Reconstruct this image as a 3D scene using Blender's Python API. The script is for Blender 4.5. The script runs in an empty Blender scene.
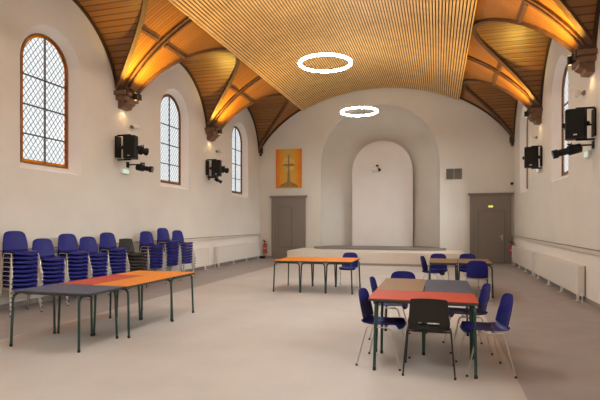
import bpy, bmesh, math, random
from mathutils import Vector, Matrix
PI = math.pi
random.seed(4)
S = bpy.context.scene
COL = S.collection

# ------------------------------------------------------------------ layout
XL, XR, YB, YF = -7.40, 2.78, 19.55, -3.85
XC = (XL + XR) / 2
HALF = (XR - XL) / 2
CORB = [10.10 + 4.65 * k for k in range(-3, 2)] + [YB + 0.10]     # bay lines
WC = [10.1 + 4.65 * (k + .5) + .10 for k in range(-3, 2)]; WC[2:] = [7.90, 12.58, 17.42]          # window centres
HL = 2.03                                                      # half span of a cross vault
BAYS = [(CORB[i], CORB[i + 1]) for i in range(len(CORB) - 1)]
ZA, ZB, ZZ = 5.6, 4.117, 2.98
def zbar(dx):
    return ZZ + ZB * math.sqrt(max(0, 1 - (dx / ZA) ** 2))
def xbar(z):
    t = (z - ZZ) / ZB
    return ZA * math.sqrt(max(0, 1 - t * t))
Z_SPRING = zbar(HALF)
Z_LUN = 6.36
def lun(half):
    rise = Z_LUN - Z_SPRING
    R = (half * half + rise * rise) / (2 * rise)
    return R, Z_LUN - R

# ------------------------------------------------------------------ materials
def mat(name, color, rough=0.5, metal=0.0, noise=0.0, nscale=8.0, bump=0.0, bscale=60.0, spec=0.5, emit=None, estr=0):
    m = bpy.data.materials.new(name); m.use_nodes = True
    nt = m.node_tree; b = nt.nodes['Principled BSDF']
    b.inputs['Base Color'].default_value = (*color, 1)
    b.inputs['Roughness'].default_value = rough
    b.inputs['Metallic'].default_value = metal
    b.inputs['Specular IOR Level'].default_value = spec
    if emit:
        b.inputs['Emission Color'].default_value = (*emit, 1)
        b.inputs['Emission Strength'].default_value = estr
    tc = nt.nodes.new('ShaderNodeTexCoord')
    if noise:
        n = nt.nodes.new('ShaderNodeTexNoise'); n.inputs['Scale'].default_value = nscale; n.inputs['Detail'].default_value = 5
        nt.links.new(tc.outputs['Object'], n.inputs['Vector'])
        r = nt.nodes.new('ShaderNodeMapRange')
        r.inputs['To Min'].default_value = 1 - noise; r.inputs['To Max'].default_value = 1 + noise
        r.inputs['From Min'].default_value = .3; r.inputs['From Max'].default_value = .7
        nt.links.new(n.outputs['Fac'], r.inputs['Value'])
        mx = nt.nodes.new('ShaderNodeMix'); mx.data_type = 'RGBA'; mx.blend_type = 'MULTIPLY'; mx.inputs[0].default_value = 1
        mx.inputs[6].default_value = (*color, 1)
        nt.links.new(r.outputs['Result'], mx.inputs[7])
        nt.links.new(mx.outputs[2], b.inputs['Base Color'])
    if bump:
        n2 = nt.nodes.new('ShaderNodeTexNoise'); n2.inputs['Scale'].default_value = bscale; n2.inputs['Detail'].default_value = 3
        nt.links.new(tc.outputs['Object'], n2.inputs['Vector'])
        bp = nt.nodes.new('ShaderNodeBump'); bp.inputs['Strength'].default_value = bump; bp.inputs['Distance'].default_value = .01
        nt.links.new(n2.outputs['Fac'], bp.inputs['Height'])
        nt.links.new(bp.outputs['Normal'], b.inputs['Normal'])
    return m

def board_mat(name, c1, c2, width, rough=.45, groove=.06):
    """planks: UV.x runs across the boards in metres, UV.y along them"""
    m = bpy.data.materials.new(name); m.use_nodes = True
    nt = m.node_tree; N = nt.nodes; L = nt.links; b = N['Principled BSDF']
    uv = N.new('ShaderNodeUVMap'); uv.uv_map = 'UVMap'
    sp = N.new('ShaderNodeSeparateXYZ'); L.new(uv.outputs['UV'], sp.inputs[0])
    dv = N.new('ShaderNodeMath'); dv.operation = 'DIVIDE'; dv.inputs[1].default_value = width; L.new(sp.outputs['X'], dv.inputs[0])
    fl = N.new('ShaderNodeMath'); fl.operation = 'FLOOR'; L.new(dv.outputs[0], fl.inputs[0])
    fr = N.new('ShaderNodeMath'); fr.operation = 'FRACT'; L.new(dv.outputs[0], fr.inputs[0])
    wn = N.new('ShaderNodeTexWhiteNoise'); wn.noise_dimensions = '1D'; L.new(fl.outputs[0], wn.inputs['W'])
    mp = N.new('ShaderNodeMapping'); mp.inputs['Scale'].default_value = (30, 2.0, 1); L.new(uv.outputs['UV'], mp.inputs['Vector'])
    ns = N.new('ShaderNodeTexNoise'); ns.inputs['Scale'].default_value = 1; ns.inputs['Detail'].default_value = 4; L.new(mp.outputs[0], ns.inputs['Vector'])
    ad = N.new('ShaderNodeMath'); ad.operation = 'MULTIPLY_ADD'; ad.inputs[1].default_value = .55
    L.new(wn.outputs['Value'], ad.inputs[0])
    ml = N.new('ShaderNodeMath'); ml.operation = 'MULTIPLY'; ml.inputs[1].default_value = .45; L.new(ns.outputs['Fac'], ml.inputs[0])
    L.new(ml.outputs[0], ad.inputs[2])
    mx = N.new('ShaderNodeMix'); mx.data_type = 'RGBA'; mx.inputs[6].default_value = (*c1, 1); mx.inputs[7].default_value = (*c2, 1)
    L.new(ad.outputs[0], mx.inputs[0])
    # groove between boards
    ab = N.new('ShaderNodeMath'); ab.operation = 'SUBTRACT'; ab.inputs[1].default_value = .5; L.new(fr.outputs[0], ab.inputs[0])
    a2 = N.new('ShaderNodeMath'); a2.operation = 'ABSOLUTE'; L.new(ab.outputs[0], a2.inputs[0])
    sm = N.new('ShaderNodeMapRange'); sm.inputs['From Min'].default_value = .5 - groove * 2; sm.inputs['From Max'].default_value = .5 - groove * .6
    sm.inputs['To Min'].default_value = 0; sm.inputs['To Max'].default_value = 1; L.new(a2.outputs[0], sm.inputs['Value'])
    m2 = N.new('ShaderNodeMix'); m2.data_type = 'RGBA'; L.new(sm.outputs[0], m2.inputs[0]); L.new(mx.outputs[2], m2.inputs[6])
    m2.inputs[7].default_value = (c1[0] * .3, c1[1] * .25, c1[2] * .25, 1)
    L.new(m2.outputs[2], b.inputs['Base Color'])
    bp = N.new('ShaderNodeBump'); bp.invert = True; bp.inputs['Strength'].default_value = .25; bp.inputs['Distance'].default_value = .01
    L.new(sm.outputs[0], bp.inputs['Height']); L.new(bp.outputs['Normal'], b.inputs['Normal'])
    b.inputs['Roughness'].default_value = rough
    return m

M = {}
M['plaster'] = mat('plaster', (.69, .672, .615), .9, noise=.03, nscale=1.2, bump=.12, bscale=40, spec=.2)
M['reveal'] = mat('white_reveal', (.80, .78, .75), .9, noise=.02, nscale=2, spec=.2)
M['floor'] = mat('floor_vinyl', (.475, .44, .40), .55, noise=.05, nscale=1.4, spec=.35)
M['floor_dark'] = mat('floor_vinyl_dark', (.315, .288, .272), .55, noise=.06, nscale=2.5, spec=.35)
M['vault'] = board_mat('vault_boards', (.28, .108, .013), (.42, .175, .022), .095)
M['lunette'] = board_mat('lunette_boards', (.21, .085, .02), (.34, .15, .036), .14)
M['rib'] = mat('rib_wood', (.12, .055, .024), .5, noise=.2, nscale=9)
M['ribdark'] = mat('rib_dark_wood', (.055, .026, .014), .6, noise=.15, nscale=9)
M['corbel'] = mat('corbel_wood', (.19, .10, .055), .5, noise=.25, nscale=12)
M['slat'] = mat('slat_wood', (.84, .545, .23), .5, noise=.12, nscale=3)
M['slatback'] = mat('slat_backing', (.09, .04, .012), .8)
M['taupe'] = mat('door_taupe', (.205, .175, .15), .5, noise=.03, nscale=2)
M['taupe_dark'] = mat('door_groove', (.10, .085, .072), .6)
M['stage'] = mat('stage_cream', (.68, .62, .54), .7, noise=.03, nscale=2)
M['stagegrey'] = mat('stage_grey', (.24, .21, .19), .7, noise=.05, nscale=3)
M['radiator'] = mat('radiator_enamel', (.72, .69, .63), .4)
M['raddark'] = mat('radiator_gap', (.10, .09, .08), .7)
M['rail'] = mat('rail_paint', (.62, .56, .49), .5)
M['wains'] = mat('wainscot_paint', (.78, .74, .68), .6)
M['pipe'] = mat('pipe_grey', (.16, .14, .125), .4)
M['base'] = mat('baseboard_paint', (.30, .265, .24), .6)
M['blue'] = mat('blue_plastic', (.011, .013, .165), .45, noise=.04, nscale=5, spec=.25)
M['grey_plastic'] = mat('dark_grey_plastic', (.023, .021, .018), .5, spec=.3)
M['steel'] = mat('steel_tube', (.62, .58, .53), .32, .85)
M['blacktube'] = mat('black_tube', (.03, .028, .026), .4, .2)
M['green'] = mat('green_tube', (.018, .055, .045), .4, .1)
M['t_blue'] = mat('tabletop_blue_grey', (.072, .084, .128), .55, noise=.10, nscale=22, spec=.25)
M['t_red'] = mat('tabletop_red', (.44, .058, .026), .55, noise=.05, nscale=14, spec=.25)
M['t_orange'] = mat('tabletop_orange', (.66, .22, .022), .55, noise=.05, nscale=14, spec=.25)
M['t_brown'] = mat('tabletop_brown', (.26, .165, .09), .55, noise=.10, nscale=20, spec=.25)
M['edge'] = mat('table_edge_dark', (.05, .045, .042), .5)
M['rubber'] = mat('rubber_black', (.012, .012, .012), .7)
M['black'] = mat('black_cabinet', (.009, .0085, .0085), .55, spec=.3)
M['grille'] = mat('black_grille', (.013, .0125, .012), .75, noise=.3, nscale=200, spec=.25)
M['badge'] = mat('badge_silver', (.6, .6, .6), .3, .6)
M['white'] = mat('white_plastic', (.78, .76, .73), .4)
M['red'] = mat('extinguisher_red', (.50, .03, .035), .35)
M['ventgrey'] = mat('vent_grey', (.22, .20, .18), .6)
M['amber'] = None
M['iron'] = mat('window_iron', (.07, .05, .035), .6)
M['winwood'] = mat('window_frame_wood', (.20, .10, .035), .5, noise=.2, nscale=14)
M['ringlight'] = mat('ring_diffuser', (.9, .9, .9), .4, emit=(1, 1, .98), estr=78)
M['ringtop'] = mat('ring_upper_diffuser', (.9, .9, .9), .4, emit=(1, .97, .92), estr=26)
M['uplens'] = mat('uplight_lens', (.9, .8, .6), .4, emit=(1, .62, .25), estr=1.5)
M['lens'] = mat('spot_lens', (.25, .27, .32), .1, .3)
M['safety'] = mat('safety_lamp', (.65, .75, .70), .35, emit=(.55, 1, .8), estr=.35)
M['exit'] = mat('exit_sign_face', (.45, .5, .08), .4, emit=(.75, .9, .12), estr=.9)

def glass_mat(name, tint, lead):
    m = bpy.data.materials.new(name); m.use_nodes = True
    nt = m.node_tree; N = nt.nodes; L = nt.links
    N.remove(N['Principled BSDF'])
    out = N['Material Output']
    tr = N.new('ShaderNodeBsdfTransparent'); tr.inputs[0].default_value = (*tint, 1)
    gl = N.new('ShaderNodeBsdfGlossy'); gl.inputs['Roughness'].default_value = .15; gl.inputs[0].default_value = (.9, .9, .9, 1)
    mx = N.new('ShaderNodeMixShader'); mx.inputs[0].default_value = .04
    L.new(tr.outputs[0], mx.inputs[1]); L.new(gl.outputs[0], mx.inputs[2])
    if not lead:
        L.new(mx.outputs[0], out.inputs[0]); return m
    tc = N.new('ShaderNodeTexCoord'); sp = N.new('ShaderNodeSeparateXYZ'); L.new(tc.outputs['Object'], sp.inputs[0])
    def math_(op, a, bv):
        n = N.new('ShaderNodeMath'); n.operation = op
        for i, v in enumerate((a, bv)):
            if v is None: continue
            if isinstance(v, (int, float)): n.inputs[i].default_value = v
            else: L.new(v, n.inputs[i])
        return n.outputs[0]
    yy = math_('DIVIDE', sp.outputs['Y'], .115); zz = math_('DIVIDE', sp.outputs['Z'], .15)
    masks = []
    for op in ('ADD', 'SUBTRACT'):
        f = math_('FRACT', math_(op, yy, zz), None)
        d = math_('ABSOLUTE', math_('SUBTRACT', f, .5), None)
        masks.append(math_('GREATER_THAN', d, .425))
    mk = math_('MAXIMUM', masks[0], masks[1])
    df = N.new('ShaderNodeBsdfDiffuse'); df.inputs[0].default_value = (.16, .16, .16, 1)
    m2 = N.new('ShaderNodeMixShader'); L.new(mk, m2.inputs[0]); L.new(mx.outputs[0], m2.inputs[1]); L.new(df.outputs[0], m2.inputs[2])
    L.new(m2.outputs[0], out.inputs[0])
    return m
M['leaded'] = glass_mat('leaded_glass', (.92, .95, .95), True)
def amber_mat():
    m = bpy.data.materials.new('amber_glass'); m.use_nodes = True
    nt = m.node_tree; N = nt.nodes; L = nt.links; N.remove(N['Principled BSDF'])
    tr = N.new('ShaderNodeBsdfTransparent'); tr.inputs[0].default_value = (.90, .46, .035, 1)
    df = N.new('ShaderNodeBsdfDiffuse'); df.inputs[0].default_value = (.45, .18, .02, 1)
    tc = N.new('ShaderNodeTexCoord'); n = N.new('ShaderNodeTexNoise'); n.inputs['Scale'].default_value = 5
    L.new(tc.outputs['Object'], n.inputs['Vector'])
    mx = N.new('ShaderNodeMixShader'); k = N.new('ShaderNodeMath'); k.operation = 'MULTIPLY'; k.inputs[1].default_value = .75; L.new(n.outputs['Fac'], k.inputs[0]); L.new(k.outputs[0], mx.inputs[0])
    L.new(tr.outputs[0], mx.inputs[1]); L.new(df.outputs[0], mx.inputs[2]); L.new(mx.outputs[0], N['Material Output'].inputs[0])
    return m
M['amber'] = amber_mat()

def painting_mat():
    m = bpy.data.materials.new('canvas_paint'); m.use_nodes = True
    nt = m.node_tree; N = nt.nodes; L = nt.links; b = N['Principled BSDF']; b.inputs['Roughness'].default_value = .7
    tc = N.new('ShaderNodeTexCoord'); sp = N.new('ShaderNodeSeparateXYZ'); L.new(tc.outputs['Object'], sp.inputs[0])
    n = N.new('ShaderNodeTexNoise'); n.inputs['Scale'].default_value = 3.5; n.inputs['Detail'].default_value = 4; L.new(tc.outputs['Object'], n.inputs['Vector'])
    a = N.new('ShaderNodeMath'); a.operation = 'ABSOLUTE'; L.new(sp.outputs['X'], a.inputs[0])
    k = N.new('ShaderNodeMath'); k.operation = 'MULTIPLY_ADD'; k.inputs[1].default_value = 1.6; L.new(a.outputs[0], k.inputs[0])
    q = N.new('ShaderNodeMath'); q.operation = 'MULTIPLY_ADD'; q.inputs[1].default_value = .5; q.inputs[2].default_value = -.25; L.new(n.outputs['Fac'], q.inputs[0])
    L.new(q.outputs[0], k.inputs[2])
    cr = N.new('ShaderNodeValToRGB'); L.new(k.outputs[0], cr.inputs[0])
    e = cr.color_ramp.elements
    e[0].position = .10; e[0].color = (.58, .40, .10, 1); e[1].position = .95; e[1].color = (.72, .17, .015, 1)
    x = e.new(.45); x.color = (.72, .36, .03, 1)
    L.new(cr.outputs[0], b.inputs['Base Color'])
    return m
M['canvas'] = painting_mat()
M['crossp'] = mat('cross_paint', (.33, .19, .06), .8, noise=.3, nscale=9)
M['halo'] = mat('halo_paint', (.66, .47, .12), .8, noise=.25, nscale=8)

# ------------------------------------------------------------------ mesh helpers
class MB:
    def __init__(s):
        s.bm = bmesh.new(); s.uv = None
    def box(s, c, d, rot=None, bevel=0, mi=0):
        g = bmesh.ops.create_cube(s.bm, size=1)
        mtx = Matrix.Translation(Vector(c)) @ (rot.to_4x4() if rot else Matrix.Identity(4)) @ Matrix.Diagonal((*d, 1))
        bmesh.ops.transform(s.bm, matrix=mtx, verts=g['verts'])
        if bevel:
            ed = {e for v in g['verts'] for e in v.link_edges}
            r = bmesh.ops.bevel(s.bm, geom=list(ed), offset=bevel, segments=2, affect='EDGES', profile=.5)
            for f in r['faces']: f.material_index = mi
        for v in g['verts']:
            if v.is_valid:
                for f in v.link_faces: f.material_index = mi
        return s
    def face(s, pts, mi=0):
        f = s.bm.faces.new([s.bm.verts.new(p) for p in pts]); f.material_index = mi; return f
    def tube(s, pts, r, seg=8, cap=True, mi=0):
        pts = [Vector(p) for p in pts]; rings = []; n = len(pts)
        prev = None
        for i, p in enumerate(pts):
            t = (pts[min(i + 1, n - 1)] - pts[max(i - 1, 0)]).normalized()
            if prev is None:
                a = Vector((0, 0, 1)) if abs(t.z) < .9 else Vector((1, 0, 0))
                u = t.cross(a).normalized()
            else:
                u = (prev - t * prev.dot(t)).normalized()
            prev = u; w = t.cross(u)
            rr = r[i] if isinstance(r, (list, tuple)) else r
            rings.append([s.bm.verts.new(p + (u * math.cos(2 * PI * k / seg) + w * math.sin(2 * PI * k / seg)) * rr) for k in range(seg)])
        for a, b in zip(rings, rings[1:]):
            for k in range(seg):
                f = s.bm.faces.new((a[k], a[(k + 1) % seg], b[(k + 1) % seg], b[k])); f.material_index = mi
        if cap:
            for rg, rev in ((rings[0], True), (rings[-1], False)):
                f = s.bm.faces.new(rg[::-1] if rev else rg); f.material_index = mi
        return s
    def lathe(s, prof, center=(0, 0, 0), axis=None, seg=20, mi=0):
        rot = axis.to_4x4() if axis else Matrix.Identity(4)
        mt = Matrix.Translation(Vector(center)) @ rot
        rings = [[s.bm.verts.new(mt @ Vector((max(r, 1e-4) * math.cos(2 * PI * k / seg), max(r, 1e-4) * math.sin(2 * PI * k / seg), z))) for k in range(seg)] for r, z in prof]
        for a, b in zip(rings, rings[1:]):
            for k in range(seg):
                f = s.bm.faces.new((a[k], a[(k + 1) % seg], b[(k + 1) % seg], b[k])); f.material_index = mi
        s.bm.faces.new(rings[0][::-1]).material_index = mi; s.bm.faces.new(rings[-1]).material_index = mi
        return s
    def prism(s, poly, z0, z1, mtx=None, mi=0):
        mtx = mtx or Matrix.Identity(4)
        a = [s.bm.verts.new(mtx @ Vector((x, y, z0))) for x, y in poly]
        b = [s.bm.verts.new(mtx @ Vector((x, y, z1))) for x, y in poly]
        n = len(poly)
        for f in (s.bm.faces.new(a[::-1]), s.bm.faces.new(b)): f.material_index = mi
        for i in range(n):
            s.bm.faces.new((a[i], a[(i + 1) % n], b[(i + 1) % n], b[i])).material_index = mi
        return s
    def grid(s, P, uvf=None, mi=0, flip=False):
        V = [[s.bm.verts.new(p) for p in row] for row in P]
        if uvf and s.uv is None: s.uv = s.bm.loops.layers.uv.new('UVMap')
        for i in range(len(V) - 1):
            for j in range(len(V[0]) - 1):
                idx = [(i, j), (i + 1, j), (i + 1, j + 1), (i, j + 1)]
                if flip: idx.reverse()
                try: f = s.bm.faces.new([V[a][b] for a, b in idx])
                except ValueError: continue
                f.material_index = mi
                if uvf:
                    for l, (a, b) in zip(f.loops, idx): l[s.uv].uv = uvf(a, b)
        return s
    def sweep(s, pts, ups, w, h, mi=0):
        """rectangular section: width w across, hanging h below along -up"""
        pts = [Vector(p) for p in pts]; n = len(pts); rings = []
        for i, p in enumerate(pts):
            t = (pts[min(i + 1, n - 1)] - pts[max(i - 1, 0)]).normalized()
            up = Vector(ups[i]); up = (up - t * up.dot(t)).normalized(); sd = t.cross(up).normalized()
            rings.append([s.bm.verts.new(p + sd * a * w / 2 + up * b) for a, b in ((-1, .03), (1, .03), (1, -h), (-1, -h))])
        for a, b in zip(rings, rings[1:]):
            for k in range(4): s.bm.faces.new((a[k], a[(k + 1) % 4], b[(k + 1) % 4], b[k])).material_index = mi
        s.bm.faces.new(rings[0][::-1]).material_index = mi; s.bm.faces.new(rings[-1]).material_index = mi
        return s
    def shell(s, P, thick, skip=None):
        """grid P (rows) thickened along its normals with a closed rim; skip(i,j) leaves a hole"""
        R, Cn = len(P), len(P[0]); P = [[Vector(p) for p in r] for r in P]
        def nrm(i, j):
            a = P[min(i + 1, R - 1)][j] - P[max(i - 1, 0)][j]; b = P[i][min(j + 1, Cn - 1)] - P[i][max(j - 1, 0)]
            n = a.cross(b); return n.normalized() if n.length > 1e-9 else Vector((0, 0, 1))
        A = [[s.bm.verts.new(P[i][j] + nrm(i, j) * thick / 2) for j in range(Cn)] for i in range(R)]
        B = [[s.bm.verts.new(P[i][j] - nrm(i, j) * thick / 2) for j in range(Cn)] for i in range(R)]
        keep = {(i, j) for i in range(R - 1) for j in range(Cn - 1) if not (skip and skip(i, j))}
        for i, j in keep:
            s.bm.faces.new((A[i][j], A[i + 1][j], A[i + 1][j + 1], A[i][j + 1]))
            s.bm.faces.new((B[i][j + 1], B[i + 1][j + 1], B[i + 1][j], B[i][j]))
            for (di, dj), (p, q) in {(-1, 0): ((i, j), (i, j + 1)), (1, 0): ((i + 1, j + 1), (i + 1, j)), (0, -1): ((i + 1, j), (i, j)), (0, 1): ((i, j + 1), (i + 1, j + 1))}.items():
                if (i + di, j + dj) not in keep:
                    s.bm.faces.new((A[p[0]][p[1]], A[q[0]][q[1]], B[q[0]][q[1]], B[p[0]][p[1]]))
        return s
    def build(s, name, m, parent=None, smooth=None, recalc=True, loc=None):
        if recalc: bmesh.ops.recalc_face_normals(s.bm, faces=s.bm.faces[:])
        loose = [v for v in s.bm.verts if not v.link_faces]
        if loose: bmesh.ops.delete(s.bm, geom=loose, context='VERTS')
        if loc is not None: bmesh.ops.translate(s.bm, verts=s.bm.verts[:], vec=-Vector(loc))
        me = bpy.data.meshes.new(name); s.bm.to_mesh(me); s.bm.free()
        for mm in (m if isinstance(m, (list, tuple)) else [m]): me.materials.append(mm)
        if smooth:
            for p in me.polygons: p.use_smooth = True
            me.set_sharp_from_angle(angle=math.radians(smooth))
        o = bpy.data.objects.new(name, me); COL.objects.link(o)
        if loc is not None: o.location = loc
        if parent is not None: o.parent = parent
        return o

def tag(o, label=None, cat=None, group=None, kind=None):
    if label: o['label'] = label
    if cat: o['category'] = cat
    if group: o['group'] = group
    if kind: o['kind'] = kind
    return o
def thing(name, label, cat, loc=(0, 0, 0), rz=0, group=None):
    o = bpy.data.objects.new(name, None); COL.objects.link(o)
    o.location = loc; o.rotation_euler = (0, 0, rz)
    return tag(o, label, cat, group)
def struct(o, label=None, cat=None):
    return tag(o, label, cat, kind='structure')
def copy_tree(o, parent=None):
    c = o.copy(); COL.objects.link(c); c.parent = parent
    for ch in list(o.children): copy_tree(ch, c)
    return c
def rrect(a, b, r, seg=4):
    out = []
    for cx, cy, st in ((a - r, b - r, 0), (-a + r, b - r, 90), (-a + r, -b + r, 180), (a - r, -b + r, 270)):
        for k in range(seg + 1):
            t = math.radians(st + 90 * k / seg); out.append((cx + r * math.cos(t), cy + r * math.sin(t)))
    return out

# ------------------------------------------------------------------ floor
fb = MB()
XA, XB = -5.55, 0.76
YE = YB + 2.2
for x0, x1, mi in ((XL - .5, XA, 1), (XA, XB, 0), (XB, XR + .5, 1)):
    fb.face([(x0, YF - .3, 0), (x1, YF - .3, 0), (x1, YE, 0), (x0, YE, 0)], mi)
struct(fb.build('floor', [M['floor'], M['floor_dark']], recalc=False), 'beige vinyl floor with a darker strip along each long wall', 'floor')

# ------------------------------------------------------------------ side walls and windows
WG_HALF, WG_BOT, WG_TOP, WDEP = .60, 2.70, 5.31, .21          # glazing
WO_HALF, WO_BOT, WO_TOP = .80, 2.56, 5.46                      # opening in the wall plane
WALLTOP = 6.62
def arch_pts(half, top, n=16):
    """from right spring to left spring, (dy, z)"""
    zs = top - half
    return [(half * math.cos(PI * k / n), zs + half * math.sin(PI * k / n)) for k in range(n + 1)]
wn = 0
for side, X, sg in (('left', XL, -1), ('right', XR, 1)):
    w = MB()
    for (y0, y1) in BAYS:
        yc = WC[BAYS.index((y0, y1))]
        y1 = min(y1, YB + .02)
        ap = arch_pts(WO_HALF, WO_TOP)
        w.face([(X, y0, 0), (X, yc - WO_HALF, 0), (X, yc - WO_HALF, WALLTOP), (X, y0, WALLTOP)])
        w.face([(X, yc + WO_HALF, 0), (X, y1, 0), (X, y1, WALLTOP), (X, yc + WO_HALF, WALLTOP)])
        w.face([(X, yc - WO_HALF, 0), (X, yc + WO_HALF, 0), (X, yc + WO_HALF, WO_BOT), (X, yc - WO_HALF, WO_BOT)])
        for a, b in zip(ap, ap[1:]):
            w.face([(X, yc + a[0], a[1]), (X, yc + a[0], WALLTOP), (X, yc + b[0], WALLTOP), (X, yc + b[0], b[1])])
        # splayed reveal
        outer = [(WO_HALF, WO_BOT)] + ap + [(-WO_HALF, WO_BOT)]
        gl = arch_pts(WG_HALF, WG_TOP); inner = [(WG_HALF, WG_BOT)] + gl + [(-WG_HALF, WG_BOT)]
        Xg = X + sg * WDEP
        n = len(outer)
        for k in range(n):
            a, b = outer[k], outer[(k + 1) % n]; c, d = inner[(k + 1) % n], inner[k]
            w.face([(X, yc + a[0], a[1]), (X, yc + b[0], b[1]), (Xg, yc + c[0], c[1]), (Xg, yc + d[0], d[1])], 1)
        # window: frame, amber border, iron bars, leaded glass
        wn += 1
        vis = {('left', 3): 'tall arched leaded window in the left wall, nearest the camera', ('left', 4): 'middle arched leaded window in the left wall, between the two carved corbels', ('left', 5): 'arched leaded window in the left wall, nearest the back wall', ('right', 4): 'arched leaded window in the right wall, behind the larger black speaker', ('right', 5): 'arched leaded window in the right wall, nearest the back wall'}
        idx = BAYS.index(next(b for b in BAYS if b[0] == y0)) + 1
        root = bpy.data.objects.new('window_%d' % wn, None); COL.objects.link(root); root.location = (Xg, yc, WG_BOT)
        struct(root, vis.get((side, idx), None), 'window')
        H = WG_TOP - WG_BOT
        def loop(half, bot, top): return [(half, bot)] + arch_pts(half, top, 20) + [(-half, bot)]
        def band(lo, li, x0, x1):
            m = MB(); n = len(lo)
            for k in range(n):
                a, b, c, d = lo[k], lo[(k + 1) % n], li[(k + 1) % n], li[k]
                for xx, fl in ((x0, 0), (x1, 1)):
                    q = [(xx, *a), (xx, *b), (xx, *c), (xx, *d)]; m.face(q[::-1] if fl else q)
                m.face([(x0, *a), (x1, *a), (x1, *b), (x0, *b)]); m.face([(x0, *d), (x0, *c), (x1, *c), (x1, *d)])
            bmesh.ops.remove_doubles(m.bm, verts=m.bm.verts[:], dist=1e-5)
            return m
        t = .022
        fr = band(loop(WG_HALF + .01, -.01, H + .01), loop(WG_HALF - t, t, H - t), -.03, .03).build('window_frame', M['winwood'], root)
        band(loop(WG_HALF - t, t, H - t), loop(WG_HALF - t - .045, t + .05, H - t - .045), -.006, .006).build('glass_border', M['amber'] if (side, idx) == ('left', 3) else M['winwood'], root)['label'] = 'amber glass border' if (side, idx) == ('left', 3) else 'brown inner border'
        g = MB(); li = loop(WG_HALF - t - .04, t + .045, H - t - .04)
        g.face([(0, *p) for p in li]); g.build('pane', M['leaded'], root)
        b = MB(); b.box((0, 0, H / 2), (.03, .026, H - .02))
        zs = [.56, 1.13, 1.70]
        for z in zs: b.box((0, 0, z + .0), (.03, 2 * WG_HALF - .04, .024))
        zt = 2.2
        b.build('glazing_bars', M['iron'], root)
        # daylight portal
        ld = bpy.data.lights.new('daylight_portal', 'AREA'); ld.shape = 'RECTANGLE'; ld.size = 2 * WG_HALF + .1; ld.size_y = H + .1
        ld.cycles.is_portal = True
        lo = bpy.data.objects.new('daylight_portal', ld); COL.objects.link(lo)
        lo.location = (Xg + sg * .08, yc, WG_BOT + H / 2)
        # emit toward the room: local -Z -> -sg X
        lo.rotation_euler = Vector((sg * -1, 0, 0)).to_track_quat('-Z', 'Z').to_euler()
    struct(w.build('wall_' + side, [M['plaster'], M['reveal']], recalc=False), 'plastered %s long wall with arched windows' % side, 'wall')

# ------------------------------------------------------------------ back wall with apse, rear wall
AX, AH, ASP = -2.28, 2.39, 3.93
w = MB(); TOP = 7.4; NA = 40
w.face([(XL - .3, YB, 0), (AX - AH, YB, 0), (AX - AH, YB, TOP), (XL - .3, YB, TOP)])
w.face([(AX + AH, YB, 0), (XR + .3, YB, 0), (XR + .3, YB, TOP), (AX + AH, YB, TOP)])
ap = [(AX + AH * math.cos(PI * k / NA), ASP + AH * math.sin(PI * k / NA)) for k in range(NA + 1)]
for a, b in zip(ap, ap[1:]):
    w.face([(a[0], YB, a[1]), (a[0], YB, TOP), (b[0], YB, TOP), (b[0], YB, b[1])])
struct(w.build('wall_back', M['plaster'], recalc=False), 'plastered back wall with a large round-arched recess', 'wall')
w = MB(); w.face([(XL - .3, YF, 0), (XR + .3, YF, 0), (XR + .3, YF, TOP), (XL - .3, YF, TOP)])
struct(w.build('wall_rear', M['plaster'], recalc=False), None, 'wall')
# apse: curved wall and half dome
AD = 1.65
w = MB(); NB = 14
P = []
for k in range(NA + 1):
    ph = PI * k / NA
    P.append([(AX + AH * math.cos(ph), YB + AD * math.sin(ph), z) for z in (0, 1, 2, 3, ASP)])
w.grid(P)
P = []
for k in range(NA + 1):
    ph = PI * k / NA
    P.append([(AX + AH * math.cos(ph) * math.cos(th), YB + AD * math.sin(ph) * math.cos(th), ASP + AH * math.sin(th)) for th in [PI / 2 * j / NB for j in range(NB + 1)]])
w.grid(P)
bmesh.ops.remove_doubles(w.bm, verts=w.bm.verts[:], dist=1e-4)
struct(w.build('wall_apse', M['plaster'], smooth=60), 'curved white apse recess in the back wall', 'wall')
# arched flat panel standing in the apse
PX, PH, PTOP, PY = AX + .03, 1.275, 5.02, 20.55
poly = [(PX - PH, .5), (PX + PH, .5)] + [(PX + PH * math.cos(PI * k / 28), PTOP - PH + PH * math.sin(PI * k / 28)) for k in range(29)]
mt = Matrix(((1, 0, 0, 0), (0, 0, 1, 0), (0, 1, 0, 0), (0, 0, 0, 1)))
struct(MB().prism(poly, PY, PY + .14, mt).build('wall_niche_panel', M['reveal']), 'flat round-topped panel standing inside the apse', 'wall panel')

# ------------------------------------------------------------------ stage
st = thing('stage', 'low cream stage platform with grey curved top in front of the apse', 'stage', (AX, 18.4, 0))
m = MB(); m.box((.03, -.0, .24), (6.36, 2.3, .48), bevel=.01); m.build('platform', M['stage'], st)
m = MB(); poly = []
for k in range(33):
    t = PI + PI * k / 32
    c, s_ = math.cos(t), math.sin(t)
    poly.append((2.75 * math.copysign(abs(c) ** .5, c) * .955, 1.2 + 1.0 * math.copysign(abs(s_) ** .55, s_)))
poly += [(2.38, 1.2), (2.38, 2.7), (-2.38, 2.7), (-2.38, 1.2)]
m.prism(poly, .481, .545)
m.build('apse_step', M['stagegrey'], st)['label'] = 'grey rounded step at the foot of the apse'
m = MB(); m.box((.03, -1.165, .04), (6.36, .03, .08)); m.build('plinth', M['base'], st)

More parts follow.
